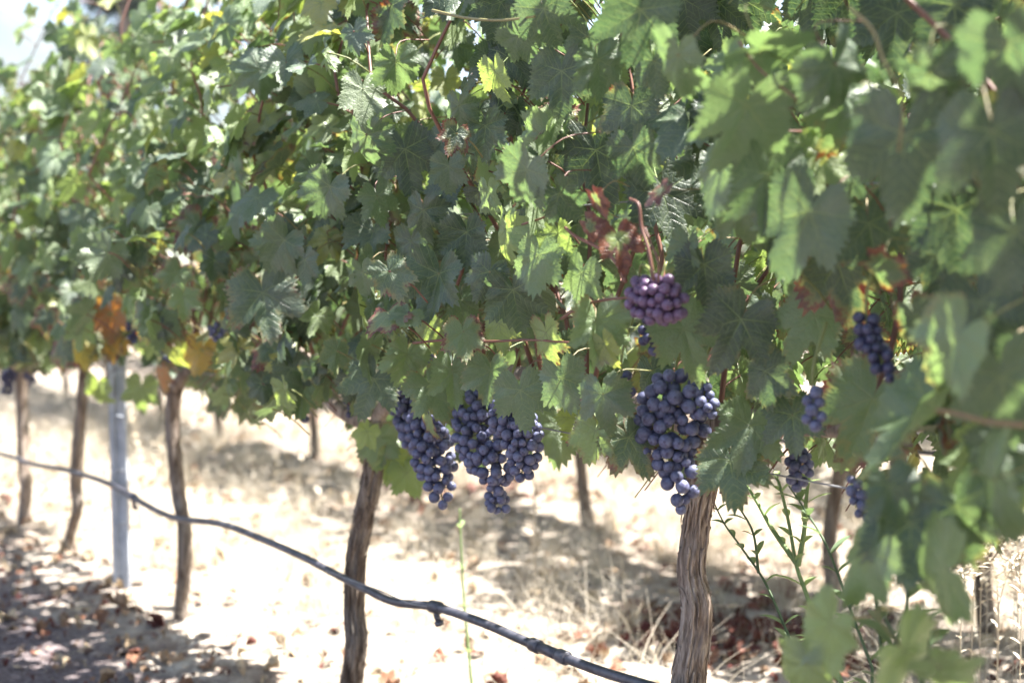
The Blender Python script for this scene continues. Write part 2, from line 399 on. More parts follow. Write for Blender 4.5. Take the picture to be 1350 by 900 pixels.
# hills on the horizon beyond the far end of the vineyard
az = np.linspace(R(-75), R(75), 160); rr = np.linspace(420, 900, 14)
A, RR = np.meshgrid(az, rr, indexing='ij')
prof = np.sin(np.clip((RR-420)/480, 0, 1)*math.pi)**1.0
hh = np.interp(np.degrees(A), [-75, -40, -25, -20, -17, -13, 10, 40, 75], [70, 95, 118, 114, 98, 80, 60, 85, 70]) + 6*vn(A*3+.3, A*0+2) + 5*vn(A*11, A*0+7) + 3*vn(A*37, RR*.03)
HZ = prof*hh - 2 + 6*vn(A*40, RR*.02)*prof
i, j = np.meshgrid(np.arange(159), np.arange(13), indexing='ij'); b = (i*14+j).ravel()
tag(mesh_np("hills", np.stack([(RR*np.sin(A)*1.0).ravel(), (RR*np.cos(A)).ravel(), HZ.ravel()], -1), [np.stack([b, b+14, b+15, b+1], -1)], M_HILL), kind="structure")

# ================================================================ VINES
PXT = {'one': 0.0}
def t_px(x):
    p = at_w(x, 700, 0); return t_of(p)
BOT = np.array([(-400, 470), (0, 500), (90, 505), (130, 480), (210, 490), (290, 560), (330, 575), (400, 555), (440, 545), (455, 570), (480, 620), (520, 650), (560, 655), (590, 600), (700, 600), (760, 590), (800, 610), (850, 640), (900, 640), (1000, 635), (1080, 640), (1130, 655), (1190, 745), (1300, 740), (1500, 760)], float)
BUNCH_ZONES = [(806, 488, 840, 532), (520, 500, 600, 672), (596, 522, 715, 680), (835, 515, 945, 678), (822, 362, 908, 440), (845, 432, 885, 470), (1055, 512, 1092, 570), (1032, 592, 1075, 650), (1128, 415, 1165, 480), (1122, 630, 1150, 705)]
HEROZ = []       # filled by hero leaves: (px, py, radius, w)

def trunk_disp(amp, k=7, seed=0):
    def f(rr, th, P):
        z = P[:, 2][:, None]; c = np.cos(th)[None]*3 + seed; s = np.sin(th)[None]*3
        tw = th[None] + z*1.6
        n1 = vn(np.cos(tw)*k*.55 + seed + 20, np.sin(tw)*k*.55 + z*3.0 + 20); n2 = vn(np.cos(tw)*k*2.3 + 40 + seed, np.sin(tw)*k*2.3 + z*7 + 40)
        n3 = vn(z*22 + seed, c*.3 + s*.3 + 50)
        rid = 1 - np.abs(n2)*3
        return rr*(1 + amp*(n1*1.0 + .35*n3) + amp*.70*rid - amp*.25)
    return f
def make_trunk(P, r, parent, origin, hi, seed):
    r = [q*.84 for q in r]; mb = MB(); n = 220 if hi else 50
    Q = smooth_path(P, n); rad = np.interp(np.linspace(0, 1, n), np.linspace(0, 1, len(r)), r)
    mb.tube(Q, rad, 72 if hi else 20, disp=trunk_disp(.34 if hi else .25, 7, seed))
    if hi:  # peeling strips of bark
        r_ = random.Random(seed)
        for _ in range(110):
            i0 = r_.randrange(10, n-45); ln = r_.randrange(14, 42); a = r_.uniform(0, 6.28)
            pts = []
            for q in range(0, ln, 3):
                lift = 1.12 + .22*(q/ln)**2 * r_.uniform(.6, 1.3) + (.15 if q == 0 else 0)
                pts.append(Q[i0+q] + rad[i0+q]*lift*np.array([math.cos(a), math.sin(a), 0]) ); a += r_.uniform(-.05, .05)
            if len(pts) > 3: mb.tube(smooth_path(pts, 14), np.interp(np.linspace(0, 1, 14), [0, .3, 1], [.0014, .0028, .0006]), 5)
    return mb.build("trunk", M_BARK if seed in (3, 8) else M_BARK_SHADE, parent, origin)  # sunlit trunks get the paler bark, the rest the copy with painted shade

def rand_color(p, r, autumn=.12):
    z = p[2]; sunlit_top = z > 1.08 and t_of(p) > .5  # upper leaves farther along: sunlight put into their hue as lighter, yellower greens
    hue = r.choices([r.uniform(0, .35), r.uniform(.3, .6), r.uniform(.55, .78), r.uniform(.78, .86), r.uniform(.88, 1)], [42 - 25*sunlit_top, 38, 15 + 30*sunlit_top, 3 + 11*sunlit_top, .0 + (7*autumn if z < 1.08 and autumn > .3 else 0)])[0]
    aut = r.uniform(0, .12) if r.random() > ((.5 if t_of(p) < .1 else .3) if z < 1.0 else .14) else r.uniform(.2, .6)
    return (hue, aut, r.random())

def canopy_leaves(t0, t1, dens, shapes, r, far=False, inward=False):
    "random foliage: shoots with leaves at their nodes and loose leaves near the two faces of the hedge"
    items, shoots = [], []
    nsh = int((t1-t0)*13*(1 if not far else .5))
    def wface(z):   # half thickness of the hedge at height z
        return np.interp(z, [.5, .7, .95, 1.15, 1.35, 1.5, 1.65], [.10, .22, .30, .27, .19, .12, .05])
    def put(base, outw, s, drop=.7, pet=None):
        up = np.array([0, 0, 1.0]); o = -N*outw
        nn = o*r.uniform(.1, 1.0) + up*r.uniform(-.05, .6) + D*r.gauss(0, .9) + np.array([r.gauss(0, .2), r.gauss(0, .2), r.gauss(0, .25)])
        if not far and base[2] > 1.0 and t_of(base) > .6: nn = nn + up*r.uniform(.0, .9)
        tt = -up*r.uniform(.5, 1) + o*r.uniform(-.1, .5) + D*r.gauss(0, .45)
        S, T, Nn = frame_from(nn, tt)
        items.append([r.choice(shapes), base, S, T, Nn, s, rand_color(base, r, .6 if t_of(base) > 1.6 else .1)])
    for _ in range(nsh):
        tt = r.uniform(t0, t1); side = r.choice((-1, 1)); L = r.uniform(.8, 1.3)*(.95 if far else float(np.interp(tt, [-.8, -.5, 0, .7, 2.0, 2.8, 3.7], [1.15, .85, .85, 1, 1.0, .90, .78])))
        P = [row(tt, r.uniform(-.02, .02), .74 if not far else .66)]; d = np.array([0, 0, 1.0]) + D*r.gauss(0, .25) - N*side*r.uniform(.05, .4)
        bend = r.uniform(0, .16); n = int(L/.055)
        for q in range(n):
            d = unit(d + -N*side*bend*.12 + np.array([r.gauss(0, .09), r.gauss(0, .09), -bend*(q/n)*1.0]))
            p = P[-1] + d*.055; wv = w_of(p)
            wm = wface(p[2])*.95
            if abs(wv) > wm: p = p + N*(wv - math.copysign(wm, wv)); d = unit(d + N*wv*1.5)
            if p[2] > (1.47 if tt > -.6 else 1.75): d = unit(d + np.array([0, 0, -.45*r.random()]))
            P.append(p)
        P = np.array(P); shoots.append((P, [])); alt = 1
        for q in range(2, len(P)):
            if r.random() > dens: continue
            if not far and r.random() < np.interp(t_of(P[q]), [1.2, 2.0], [0, 1])*np.interp(P[q][2], [.85, 1.15], [0, .38]): continue
            wv = w_of(P[q]); outw = 1 if wv > 0 else -1
            alt = -alt; pd = unit(-N*outw*r.uniform(.3, 1) + D*alt*r.uniform(.2, 1) + np.array([0, 0, r.uniform(-.2, .5)]))
            e = P[q] + pd*r.uniform(.05, .10)
            shoots[-1][1].append((P[q], e)); put(e, outw, r.uniform(.038, .072)*(.75 + .25*min(1, (len(P)-q)/6)))
    loose = []
    for _ in range(int((t1-t0)*(1020 if t0 < 1.6 else 900)*dens*(.62 if far else 1))):
        tt = r.uniform(t0, t1); ztop = 1.53
        ztop = float(np.interp(tt, [-1.2, -.8, -.5, 0, .7, 2.6, 3.2], [1.85, 1.8, 1.58, 1.54, 1.57, 1.53, 1.47])) if not far else 1.53; z = r.uniform(.55, ztop) if r.random() < .86 else r.uniform(.5, .8); side = 1 if r.random() < (.54 if tt < 1.9 or far else .66) else -1
        lump = float(vn(tt*3.1 + side*7, z*3.4)); hole = float(vn(tt*6.3 + 31 + side*5, z*6.9))
        if hole > .17 and side > 0: continue
        if not far and r.random() < np.interp(tt, [1.2, 2.0], [0, 1])*np.interp(z, [.85, 1.15], [.05, .42]): continue
        wv = side*(wface(z) + .24*lump + r.gauss(-.05, .05)); p = row(tt, wv, z + .05*math.sin(tt*9))
        put(p, side, r.choice((r.uniform(.030, .055), r.uniform(.045, .075)))*(1.15 if far else 1)); loose.append((p - unit(-N*side*.7 + np.array([0, 0, .5]))*r.uniform(.05, .1), p))
    return items, shoots, loose

def cull(items, front_only=True):
    "keep only leaves that leave the bunches, the special leaves and the space under the hedge free"
    if not items: return items
    P = np.array([it[1] + it[3]*it[5]*.3 for it in items]); s = np.array([it[5] for it in items])
    x, y, z = proj(P); wv = np.array([w_of(p) for p in P]); keep = np.ones(len(P), bool)
    rp = s*FPX/np.maximum(z, .2)
    bot = np.interp(x, BOT[:, 0], BOT[:, 1])
    keep &= ~((y + rp*.75 > bot) & (z > .2))
    keep &= ~((z < np.interp(x, [300, 900, 1350], [1.9, 1.40, 1.10])) & (z > -3) & (wv > .05))
    for (a, b_, c, d) in BUNCH_ZONES:
        keep &= ~((x > a-rp*.7) & (x < c+rp*.7) & (y > b_-rp*.7) & (y < d+rp*.8) & (wv > -.06) & (z > .2))
    for (hx, hy, hr, hw) in HEROZ:
        keep &= ~((np.hypot(x-hx, y-hy) < hr*.62 + rp*.5) & (wv > hw-.03) & (z > .2))
    return [it for it, k in zip(items, keep) if k]

VINES = []
def vine_thing(t, label):
    b = row(t, 0, 0); e = empty("grapevine", b, label, "grapevine", "vines of the near row"); VINES.append((t, e, b)); return e, b
tA = 0.0; tB = t_px(472); tC = t_px(238); tD_ = t_px(96); tE = t_px(30)
def PW(pts, wv=0.0): return [at_w(x, y, wv) for x, y in pts]
v1, b1 = vine_thing(tA, "grapevine with thick peeling pale brown trunk under the large blue bunch, sharpest trunk")
v2, b2 = vine_thing(tB, "grapevine with dark leaning trunk below the two middle blue bunches")
v3, b3 = vine_thing(tC, "grapevine with bent brown trunk just right of the pale steel stake")
v4, b4 = vine_thing(tD_, "grapevine with slim dark trunk just left of the pale steel stake")
v5, b5 = vine_thing(tE, "blurred grapevine with pale sunlit trunk at the far left edge")
def foot(pts, base):   # extend a traced trunk down to its foot
    P = PW(pts); P.append(base + np.array([0, 0, -.03])); return P
p1 = foot([(932, 560), (930, 610), (922, 660), (915, 710), (911, 755), (919, 800), (915, 850), (908, 905), (915, 1000), (918, 1100)], row(tA+.0, 0, 0))
make_trunk(p1, [.021, .023, .021, .0195, .019, .0215, .022, .0245, .026, .028, .034], v1, b1, True, 3)
p2 = foot([(500, 560), (492, 620), (480, 680), (470, 735), (467, 800), (470, 850), (463, 905), (466, 960)], row(tB, 0, 0))
make_trunk(p2, [.020, .020, .022, .020, .020, .022, .023, .026, .03], v2, b2, True, 11)
p3 = foot([(262, 470), (250, 488), (233, 510), (227, 550), (230, 600), (235, 650), (243, 700), (243, 750), (238, 800)], row(tC, 0, 0))
make_trunk(p3, [.017, .018, .020, .022, .021, .021, .021, .021, .021, .026], v3, b3, False, 5)
p4 = foot([(112, 480), (108, 530), (103, 590), (100, 640), (102, 670), (94, 700), (90, 725)], row(tD_, 0, 0))
make_trunk(p4, [.02, .02, .022, .02, .018, .018, .02, .025], v4, b4, False, 6)
p5 = foot([(30, 470), (29, 520), (31, 600), (34, 640), (32, 670)], row(tE, 0, 0))
make_trunk(p5, [.022, .024, .023, .024, .024, .03], v5, b5, False, 8)
extra = [(-1.02, "grapevine of the near row beyond the right edge, only its foliage showing"), (tE+.9, "grapevine of the near row past the left edge"), (tE+1.8, "grapevine of the near row two past the left edge")]
for k, (t, lab) in enumerate(extra):
    e, b = vine_thing(t, lab)
    make_trunk([b + np.array([.01*math.sin(q*2+k), .01*math.cos(q*3), z]) for q, z in enumerate((.66, .5, .33, .16, -.02))], [.02, .021, .02, .022, .027], e, b, False, 20+k)
VS = sorted(VINES, key=lambda v: v[0])
# cordon arms
heads = {tA: p1[0], tB: p2[0], tC: p3[0], tD_: p4[0], tE: p5[0]}
for t, e, b in VS:
    h = heads.get(t, row(t, 0, .66)) - np.array([0, 0, .01])
    for s in (-1, 1):
        Q = [h]; 
        for q in range(1, 6): Q.append(row(t + s*q*.095, .012*math.sin(q*2.1+t), h[2] + (.74-h[2])*min(1, q/3) + .012*math.sin(q*1.7+t*3)))
        mb = MB(); mb.tube(smooth_path(Q, 40), np.linspace(.016, .010, 40), 14, disp=trunk_disp(.25, 5, t+s)); mb.build("arm", M_BARK, e, b)

# ---------------------------------------------------------------- individually placed leaves
def rot(v, axis_, a):
    return v*math.cos(a) + np.cross(axis_, v)*math.sin(a) + axis_*np.dot(axis_, v)*(1-math.cos(a))
HERO = []
def hero(px, py, size, ang=0, yaw=0, pit=0, wv=.25, hue=.4, aut=.05, label=None, flat=False, d=None, k=None, curl=None):
    c = at_w(px, py, wv) if d is None else at_d(px, py, d)
    v = unit(CAM - c); dn = unit(-np.array([0, 0, 1.]) + v*np.dot(np.array([0, 0, 1.]), v)); rt = np.cross(dn, v)*-1
    rt = unit(np.cross(v, dn)); rt = rt if np.dot(rt, RIGHT) > 0 else -rt
    a = R(ang); T = unit(dn*math.cos(a) + rt*math.sin(a)); Nn = v; S = np.cross(T, Nn)
    Nn = rot(Nn, T, R(yaw)); S = rot(S, T, R(yaw)); T2 = rot(T, S, R(pit)); Nn = rot(Nn, S, R(pit)); T = T2
    s = size/FPX*depth(c)/1.34
    sh = (FLAT if flat else HI)[(k if k is not None else int(px*7+py*3)) % (len(FLAT) if flat else len(HI))]
    base = c - T*s*.27
    HERO.append((sh, base, S, T, Nn, s, (hue, aut, random.random()), label)); HEROZ.append((px, py, size*.5, w_of(c)))
H = hero
# foreground spray, right, out of focus; its shade is partly put into darker hues
H(892, 92, 100, -25, 35, -35, .33, .45, .02); H(975, 165, 145, -8, -30, -20, .34, .5, .02, flat=True); H(1020, 70, 120, 40, 30, -50, .29, .5)
H(948, 240, 95, -20, 50, -10, .29, .5); H(1012, 255, 130, 10, -35, -18, .27, .4, flat=True); H(1055, 305, 145, -30, 25, -15, .26, .38, flat=True)
H(1190, 212, 170, -5, 18, -6, .29, .31, flat=True, label="large broad grey-green leaf facing out, blurred"); H(1312, 205, 165, 10, -15, -10, .29, .30, flat=True)
H(1330, 85, 140, 0, 25, -20, .31, .3, flat=True); H(1235, 115, 110, 20, 30, -30, .30, .2); H(1110, 108, 120, 30, -30, -20, .27, .4)
H(1325, 525, 150, 8, 10, -12, .25, .42, flat=True); H(1250, 462, 130, -50, 30, -30, .30, .6, .18); H(1205, 572, 185, -38, 74, 5, .26, .42, .04)
H(1292, 640, 150, -75, 10, -58, .29, .45); H(1235, 752, 160, -80, 0, -66, .30, .5); H(1140, 745, 120, -55, 40, -40, .30, .5)
H(1085, 835, 110, -60, 30, -45, .33, .66); H(1060, 890, 90, -20, 20, -30, .33, .7); H(1205, 870, 130, 60, -10, -50, .32, .72); H(1250, 890, 90, 30, 30, -40, .32, .66)
H(1335, 330, 130, 0, -20, 0, .25, .2, .1); H(1262, 300, 120, 0, 20, 0, .15, .1); H(1240, 350, 100, -10, 20, 10, .1, .1, .2)
H(1300, 420, 120, 20, -10, 0, .2, .15); H(1200, 715, 130, 0, 10, 10, .28, .25, .2, flat=True); H(1178, 655, 80, 20, -20, 0, .3, .29, .1)
H(1265, 690, 120, 10, 15, 0, .25, .4, .2); H(1320, 610, 100, 0, 0, 20, .22, .3)
# red-edged leaves right of the trunk
H(1112, 372, 135, 15, 15, -5, .10, .25, .52, flat=True, label="grey-green leaf with ragged red-brown margin under the blurred spray")
H(1150, 318, 120, 10, -10, 5, .12, .35, .25, flat=True); H(1140, 552, 145, -20, 5, 5, .07, .52, .42, flat=True, label="broad veined leaf with red serrated top margin, right of the trunk")
H(1062, 432, 105, -30, 20, 5, .08, .55, .22, flat=True); H(1215, 430, 80, 30, 30, 0, .12, .4, .4); H(1175, 355, 70, 60, 50, 0, .2, .45, .6)
# around the near trunk and the large bunch
H(985, 580, 98, -12, -10, 6, .07, .50, .06, flat=True, label="flat green leaf just right of the large blue bunch")
H(1046, 563, 82, 8, 15, 10, .05, .22, .05, flat=True); H(908, 452, 100, 20, -12, 2, .15, .58, .16, flat=True, label="broad green leaf with speckled margin covering the top of the large bunch")
H(968, 440, 105, -25, -10, 4, .14, .12, .15, flat=True); H(965, 625, 100, 10, 8, 22, .08, .3, .22, flat=True); H(905, 618, 55, -20, 40, 0, -.10, .3, .2); H(1010, 505, 80, 10, 40, 12, .08, .2, .2)
H(930, 365, 84, 5, 10, 0, .14, .08, .03, flat=True); H(880, 275, 110, 15, -20, 5, .13, .05, .03, flat=True); H(905, 335, 60, -10, 45, 0, .15, .5); H(860, 500, 60, 10, 30, 10, .08, .25, .1)
H(940, 520, 50, 20, 20, 0, -.02, .3, .35)
# hanging line of leaves above the middle bunches
H(533, 480, 66, -12, -20, 2, .17, .66, .08, label="pale green leaf at the left end of the hanging line above the middle bunches")
H(566, 442, 50, 10, 30, 0, .16, .78); H(597, 502, 74, 4, -18, 0, .18, .55, .08); H(645, 502, 68, -5, 20, 0, .19, .5, .2); H(688, 530, 80, 8, 12, 0, .20, .42, .10, flat=True)
H(574, 522, 78, 25, -15, 8, .15, .5, .22); H(568, 560, 40, 10, 70, 0, .12, .7, .5); H(722, 452, 70, 10, 55, 0, .20, .74, .35); H(745, 512, 78, 16, 25, 0, .20, .42, .08)
H(795, 535, 78, 5, 15, 5, .20, .45, .12); H(782, 580, 66, -15, 25, 0, .17, .68, .3); H(838, 592, 90, 30, -15, 4, .13, .33, .42, flat=True); H(487, 515, 84, -20, 10, 6, .17, .35, .16, flat=True)
H(785, 440, 88, 0, -20, 4, .23, .64, .22); H(800, 462, 50, 20, 40, 0, .23, .82, .1); H(660, 437, 56, 10, 30, 4, .17, .76, .2); H(607, 405, 50, 0, -30, 0, .16, .45)
H(575, 378, 88, -10, 25, 0, .20, .34); H(498, 590, 60, 0, 20, 10, .02, .6, .2); H(540, 632, 56, 15, -25, 20, -.02, .66, .1); H(512, 615, 50, -15, -20, 10, .0, .72, .15); H(480, 575, 40, -30, 30, 0, .1, .8, .1)
H(625, 590, 60, 10, 20, 10, -.08, .3, .1); H(735, 575, 80, 0, 20, 15, -.10, .6, .1); H(690, 560, 80, 0, 10, 15, -.12, .3); H(610, 540, 60, 0, 10, 10, -.10, .15)
H(765, 565, 60, 10, -20, 10, -.06, .8); H(750, 470, 60, -20, -30, 0, .1, .3)
# middle of the hedge
H(690, 238, 88, -35, 25, -32, .30, .42, label="pale blue-grey leaf catching sky light above the red withered leaf"); H(662, 318, 80, -6, 58, 4, .25, .76); H(645, 268, 60, 0, 62, 0, .22, .6)
H(708, 352, 78, -10, 35, -5, .25, .55); H(680, 398, 84, 8, 18, -8, .22, .33); H(765, 372, 66, -15, 40, -5, .22, .6); H(735, 320, 60, 0, 30, 0, .22, .72)
H(740, 112, 90, 0, 12, 5, .22, .2, .1, flat=True); H(722, 28, 85, 15, 10, -12, .26, .3, flat=True); H(840, 35, 110, -10, -10, -10, .28, .3, flat=True); H(790, 95, 78, 12, -30, 0, .24, .42)
H(832, 158, 92, 0, 15, 8, .17, .15, .25, flat=True); H(790, 222, 120, 10, 0, 5, .15, .06, .15, flat=True); H(655, 105, 60, 10, 50, 0, .24, .8); H(604, 150, 52, -5, 30, -5, .24, .4)
H(690, 60, 66, 30, 30, -10, .24, .4); H(522, 95, 66, 5, -15, -5, .24, .52); H(537, 215, 92, 10, 5, 5, .18, .15, flat=True); H(482, 192, 70, -5, 30, -10, .27, .4); H(430, 258, 72, -30, 20, -20, .27, .4)
H(592, 230, 54, 0, 20, 0, .2, .4); H(556, 290, 66, -5, 30, 0, .2, .3); H(478, 368, 50, 0, 30, -10, .24, .5); H(368, 328, 76, -40, 20, -25, .28, .4); H(402, 352, 50, 0, 50, 0, .26, .35)
H(350, 405, 100, 10, 0, 5, .25, .32, .3, flat=True); H(640, 180, 70, 0, 25, 0, .2, .35); H(615, 320, 70, 0, 20, 0, .15, .2); H(540, 330, 60, -10, 30, -10, .18, .3); H(500, 270, 60, 20, -30, -10, .22, .45)
H(745, 265, 66, 30, 20, -15, .26, .32); H(770, 60, 60, -20, 20, -10, .2, .3); H(840, 210, 80, 15, 25, 0, .18, .3); H(865, 95, 70, 10, 20, 0, .2, .35, .1)
# withered red leaves above the purple bunch
H(818, 326, 62, 12, -15, 8, .27, .80, 1.0, flat=True, label="withered dark red leaf with yellow veins above the purple bunch"); H(783, 302, 42, 60, 40, 25, .27, .3, 1.0, label="crumpled brown-red leaf left of the withered red one")
H(790, 268, 44, 30, 60, 0, .28, .5, .95); H(866, 256, 42, -50, 62, 0, .28, .3, 1.0, label="small curled purple-red leaf above the red cane")
H(905, 18, 90, 10, 10, 10, -.02, .15, flat=True); H(870, 8, 90, -15, -20, 5, -.05, .1, flat=True); H(948, 22, 90, 0, 25, 0, -.06, .1, flat=True); H(920, 50, 80, 20, -10, 5, -.12, .1); H(985, 20, 90, 10, 10, 5, -.1, .12, flat=True)
H(1120, 15, 100, 5, -10, 5, -.05, .12, flat=True); H(1070, 12, 90, -5, 20, 5, -.05, .1, flat=True); H(1180, 40, 110, -5, 10, 5, .02, .1, flat=True); H(1260, 30, 110, 5, -10, 5, .05, .1, flat=True)
# yellow and orange leaves over the pale stake
H(147, 425, 62, 5, 30, 5, .16, 1.0, .3, label="orange leaf hanging over the pale stake"); H(150, 460, 44, 0, 50, 0, .15, .95, .5); H(262, 470, 52, -20, 20, 0, .12, .93, .1); H(215, 500, 40, 10, 60, 0, .1, 1.0, .5)
H(238, 470, 44, 20, 30, -20, .14, .82); H(185, 520, 50, -10, 20, 0, .05, .7); H(130, 515, 50, -30, 30, -40, .12, .8)

def nearest_vine(p):
    t = t_of(p); return min(VS, key=lambda v: abs(v[0]-t))
hero_mb = {}
leaf_objs = {}
for (sh, base, S, T, Nn, s, c, lab) in HERO:
    t, e, b = nearest_vine(base)
    o = leaves_mesh("leaf", [(sh, base, S, T, Nn, s, c)], M_LEAF, e, b)
    if lab: o["label"] = lab
    # its stalk runs back into the hedge
    r = random.Random(int(base[0]*1e4)); L = s*r.uniform(.9, 1.4)
    q = base - T*L*.35 - Nn*L*.45 + N*.02 + np.array([0, 0, .12*L]); e2 = q + N*L*.8 + np.array([0, 0, r.uniform(-.2, .3)*L])
    mb = hero_mb.setdefault(t, MB()); mb.tube(smooth_path([base + T*s*.01, q, e2], 9), np.linspace(.0008, .0011, 9)*(s/.06)**.5, 6, c=(r.choice((.02, .6, .8, 1)), 0, 0, 0))
for t, e, b in VS:
    if t in hero_mb: tag(hero_mb[t].build("leaf_stalks", M_CANE, e, b, col=True), kind="stuff")

# ---------------------------------------------------------------- canopy of every vine of the near row
edges = [VS[0][0]-.9] + [(VS[q][0]+VS[q+1][0])/2 for q in range(len(VS)-1)] + [VS[-1][0]+.5]
for q, (t, e, b) in enumerate(VS):
    r = random.Random(1000+q); shp = HI if -1.2 < t < 2.2 else MID
    items, shoots, loose = canopy_leaves(edges[q], edges[q+1], 1.0 if t < 2.5 else 1.12, shp, r)
    items = cull(items)
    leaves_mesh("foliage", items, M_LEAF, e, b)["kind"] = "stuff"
    okpos = {tuple(np.round(it[1], 5)) for it in items}
    for P, pets in shoots:
        mb = MB(); x, y, z = proj(P)
        bot = np.interp(x, BOT[:, 0], BOT[:, 1])
        bad = np.nonzero((z < 1.3) | (y > bot - 25))[0]
        if len(bad) and bad[0] > 0: P = P[:bad[0]]
        if len(P) < 6 or (len(bad) and bad[0] == 0 and False): continue
        kk = 0.0 if r.random() < .6 else .35
        mb.tube(P, np.linspace(.0042, .0016, len(P)), 7, c=(kk, 0, 0, 0))
        for a_, b_ in pets:
            if tuple(np.round(b_, 5)) in okpos: mb.tube(smooth_path([a_, (a_+b_)/2 + np.array([0, 0, .008]), b_], 5), [.0014]*5, 5, c=(r.choice((.1, .35, .7, .9)), 0, 0, 0))
        mb.build("shoot", M_CANE, e, b, col=True)
    mb = MB()
    for a_, b_ in loose:
        if tuple(np.round(b_, 5)) in okpos: mb.tube(smooth_path([a_, (a_+b_)/2 + np.array([0, 0, .008]), b_], 4), [.0013]*4, 4, c=(r.choice((.1, .35, .7, .9)), 0, 0, 0))
    if mb.n: mb.build("leaf_stalks", M_CANE, e, b, col=True)["kind"] = "stuff"

# visible canes in the middle of the hedge
def cane(pts, wv, rad, c, t, ww=None):
    e, b = [(v[1], v[2]) for v in VS if v[0] == t][0]
    mb = MB(); P = [at_w(x, y, wv if ww is None else ww[k]) for k, (x, y) in enumerate(pts)]
    mb.tube(smooth_path(P, 30), np.linspace(rad, rad*.7, 30), 8, c=(c, 0, 0, 0)); return mb.build("cane", M_CANE, e, b, col=True)
cane([(862, 370), (855, 330), (846, 300), (842, 270), (830, 262)], .27, .0024, .05, tA)
cane([(868, 372), (868, 345), (858, 320), (850, 300)], .275, .0017, .05, tA)
cane([(825, 372), (815, 350), (795, 330), (760, 312), (745, 300)], .25, .0028, .3, tA)
cane([(740, 420), (770, 402), (800, 395), (830, 392)], .24, .0022, .1, tA)
cane([(545, 452), (590, 448), (640, 450), (700, 448), (760, 452)], .20, .0022, .25, tB)
cane([(570, 14), (615, 24), (660, 27), (705, 22)], .28, .0022, .72, tB)
cane([(523, 430), (514, 395), (508, 350), (510, 320)], .14, .0034, .2, tB)
cane([(600, 300), (612, 340), (600, 385)], .12, .0040, .3, tB)
cane([(700, 262), (715, 275), (720, 285), (688, 296)], .26, .0020, .1, tA)
cane([(1120, 10), (1150, 40), (1165, 80), (1190, 130), (1185, 200)], .32, .0017, .65, VS[0][0])
cane([(975, 55), (1000, 90), (1050, 130)], .32, .0017, .2, VS[0][0])
cane([(1350, 560), (1300, 555), (1262, 545), (1235, 540)], .34, .0026, .5, VS[0][0])

# ================================================================ GRAPE BUNCHES
def berry_mesh(name, mat):
    import bmesh
    bm = bmesh.new(); bmesh.ops.create_icosphere(bm, subdivisions=3, radius=1)
    for v in bm.verts:
        v.co.z *= 1.05
    for f in bm.faces: f.smooth = True
    me = bpy.data.meshes.new(name); bm.to_mesh(me); bm.free(); me.materials.append(mat); return me
BM = {'b': berry_mesh("grape", M_GRAPE), 'p': berry_mesh("grape", M_GRAPE_P), 'd': berry_mesh("grape", M_GRAPE_SHADE)}
def bunch(spine, berry_px, wv, kind, label, group="grape bunches hanging from the near row", nmax=100, seed=0, stem_to=None, squash=.8):
    """spine: list of (px, py, radius_px)"""
    r = random.Random(seed*31+5)
    P = np.array([at_w(x, y, wv) for x, y, _ in spine]); dd = depth(P[0]); br = berry_px*.95/2/FPX*dd
    RP = np.array([q[2] for q in spine])/FPX*dd - br*.9
    top = P[0] + np.array([0, 0, RP[0]*.6 + br + .02])
    root = empty("grape_bunch", top, label, "grape bunch", group)
    n = 60; SP = smooth_path(P, n) if len(P) > 2 else np.linspace(P[0], P[-1], n); SR = np.interp(np.linspace(0, 1, n), np.linspace(0, 1, len(RP)), RP)
    pts, rad = [], []
    tries = 0
    view = unit(CAM - P[0])
    while len(pts) < nmax and tries < 9000:
        tries += 1; k = r.choices(range(n), [max(x, .002)**1.0 for x in SR])[0]
        v = unit(np.array([r.gauss(0, 1) for _ in range(3)])); fr = r.uniform(.86, 1.04) if tries < 7500 else r.random()
        if np.dot(v, view) < -.12: continue
        off = v*SR[k]*fr; off = off - view*np.dot(off, view)*(1-squash)
        p = SP[k] + off; rb = br*r.choice((r.uniform(.9, 1.1), r.uniform(.72, 1.14)))
        # reject inside the volume of another part of the spine
        dist = np.linalg.norm((SP - p), axis=1) - SR
        if dist.min() < -br*.75 and tries < 7500: continue
        if pts:
            q = np.linalg.norm(np.array(pts) - p, axis=1)
            if (q < (np.array(rad)+rb)*.85).any(): continue
        pts.append(p); rad.append(rb)
    mb = MB()
    st = stem_to if stem_to is not None else top + np.array([0, 0, .05]) + N*.02
    mb.tube(smooth_path([st, top, SP[0], SP[n//2], SP[-1]], 30), np.linspace(.0022, .0012, 30), 7, c=(.9, 0, 0, 0))
    for k, (p, rb) in enumerate(zip(pts, rad)):
        o = bpy.data.objects.new("grape", BM[kind]); COL.objects.link(o); o.parent = root
        o.location = tuple(p - top); o.scale = (rb,)*3; o.rotation_euler = Vector(tuple(unit(SP[np.argmin(np.linalg.norm(SP - p, axis=1))] - p + np.array([0, 0, .01]) + np.array([r.gauss(0, .006) for _ in range(3)])))).to_track_quat('Z', 'Y').to_euler()
        q = SP[np.argmin(np.linalg.norm(SP - p, axis=1))]
        if k % 2 == 0: mb.tube(np.linspace(q, p, 3), [.0009]*3, 4, c=(.9, 0, 0, 0), cap=False)
    mb.build("stem", M_CANE, root, top, col=True)
    return root
bunch([(530, 508, 27), (545, 545, 32), (556, 575, 32)], 14.2, .06, 'b', "upper shoulder of blue grapes at the left of the middle bunches, half behind leaves", seed=1)
bunch([(560, 555, 28), (570, 595, 34), (577, 630, 25), (583, 658, 17)], 14.6, .09, 'b', "long narrow blue bunch left of the widest one, tapering to a point", seed=2)
bunch([(630, 545, 38), (638, 575, 46), (652, 610, 34), (655, 636, 17)], 14.8, .08, 'b', "widest blue bunch of the middle group, right of the long narrow one", seed=3)
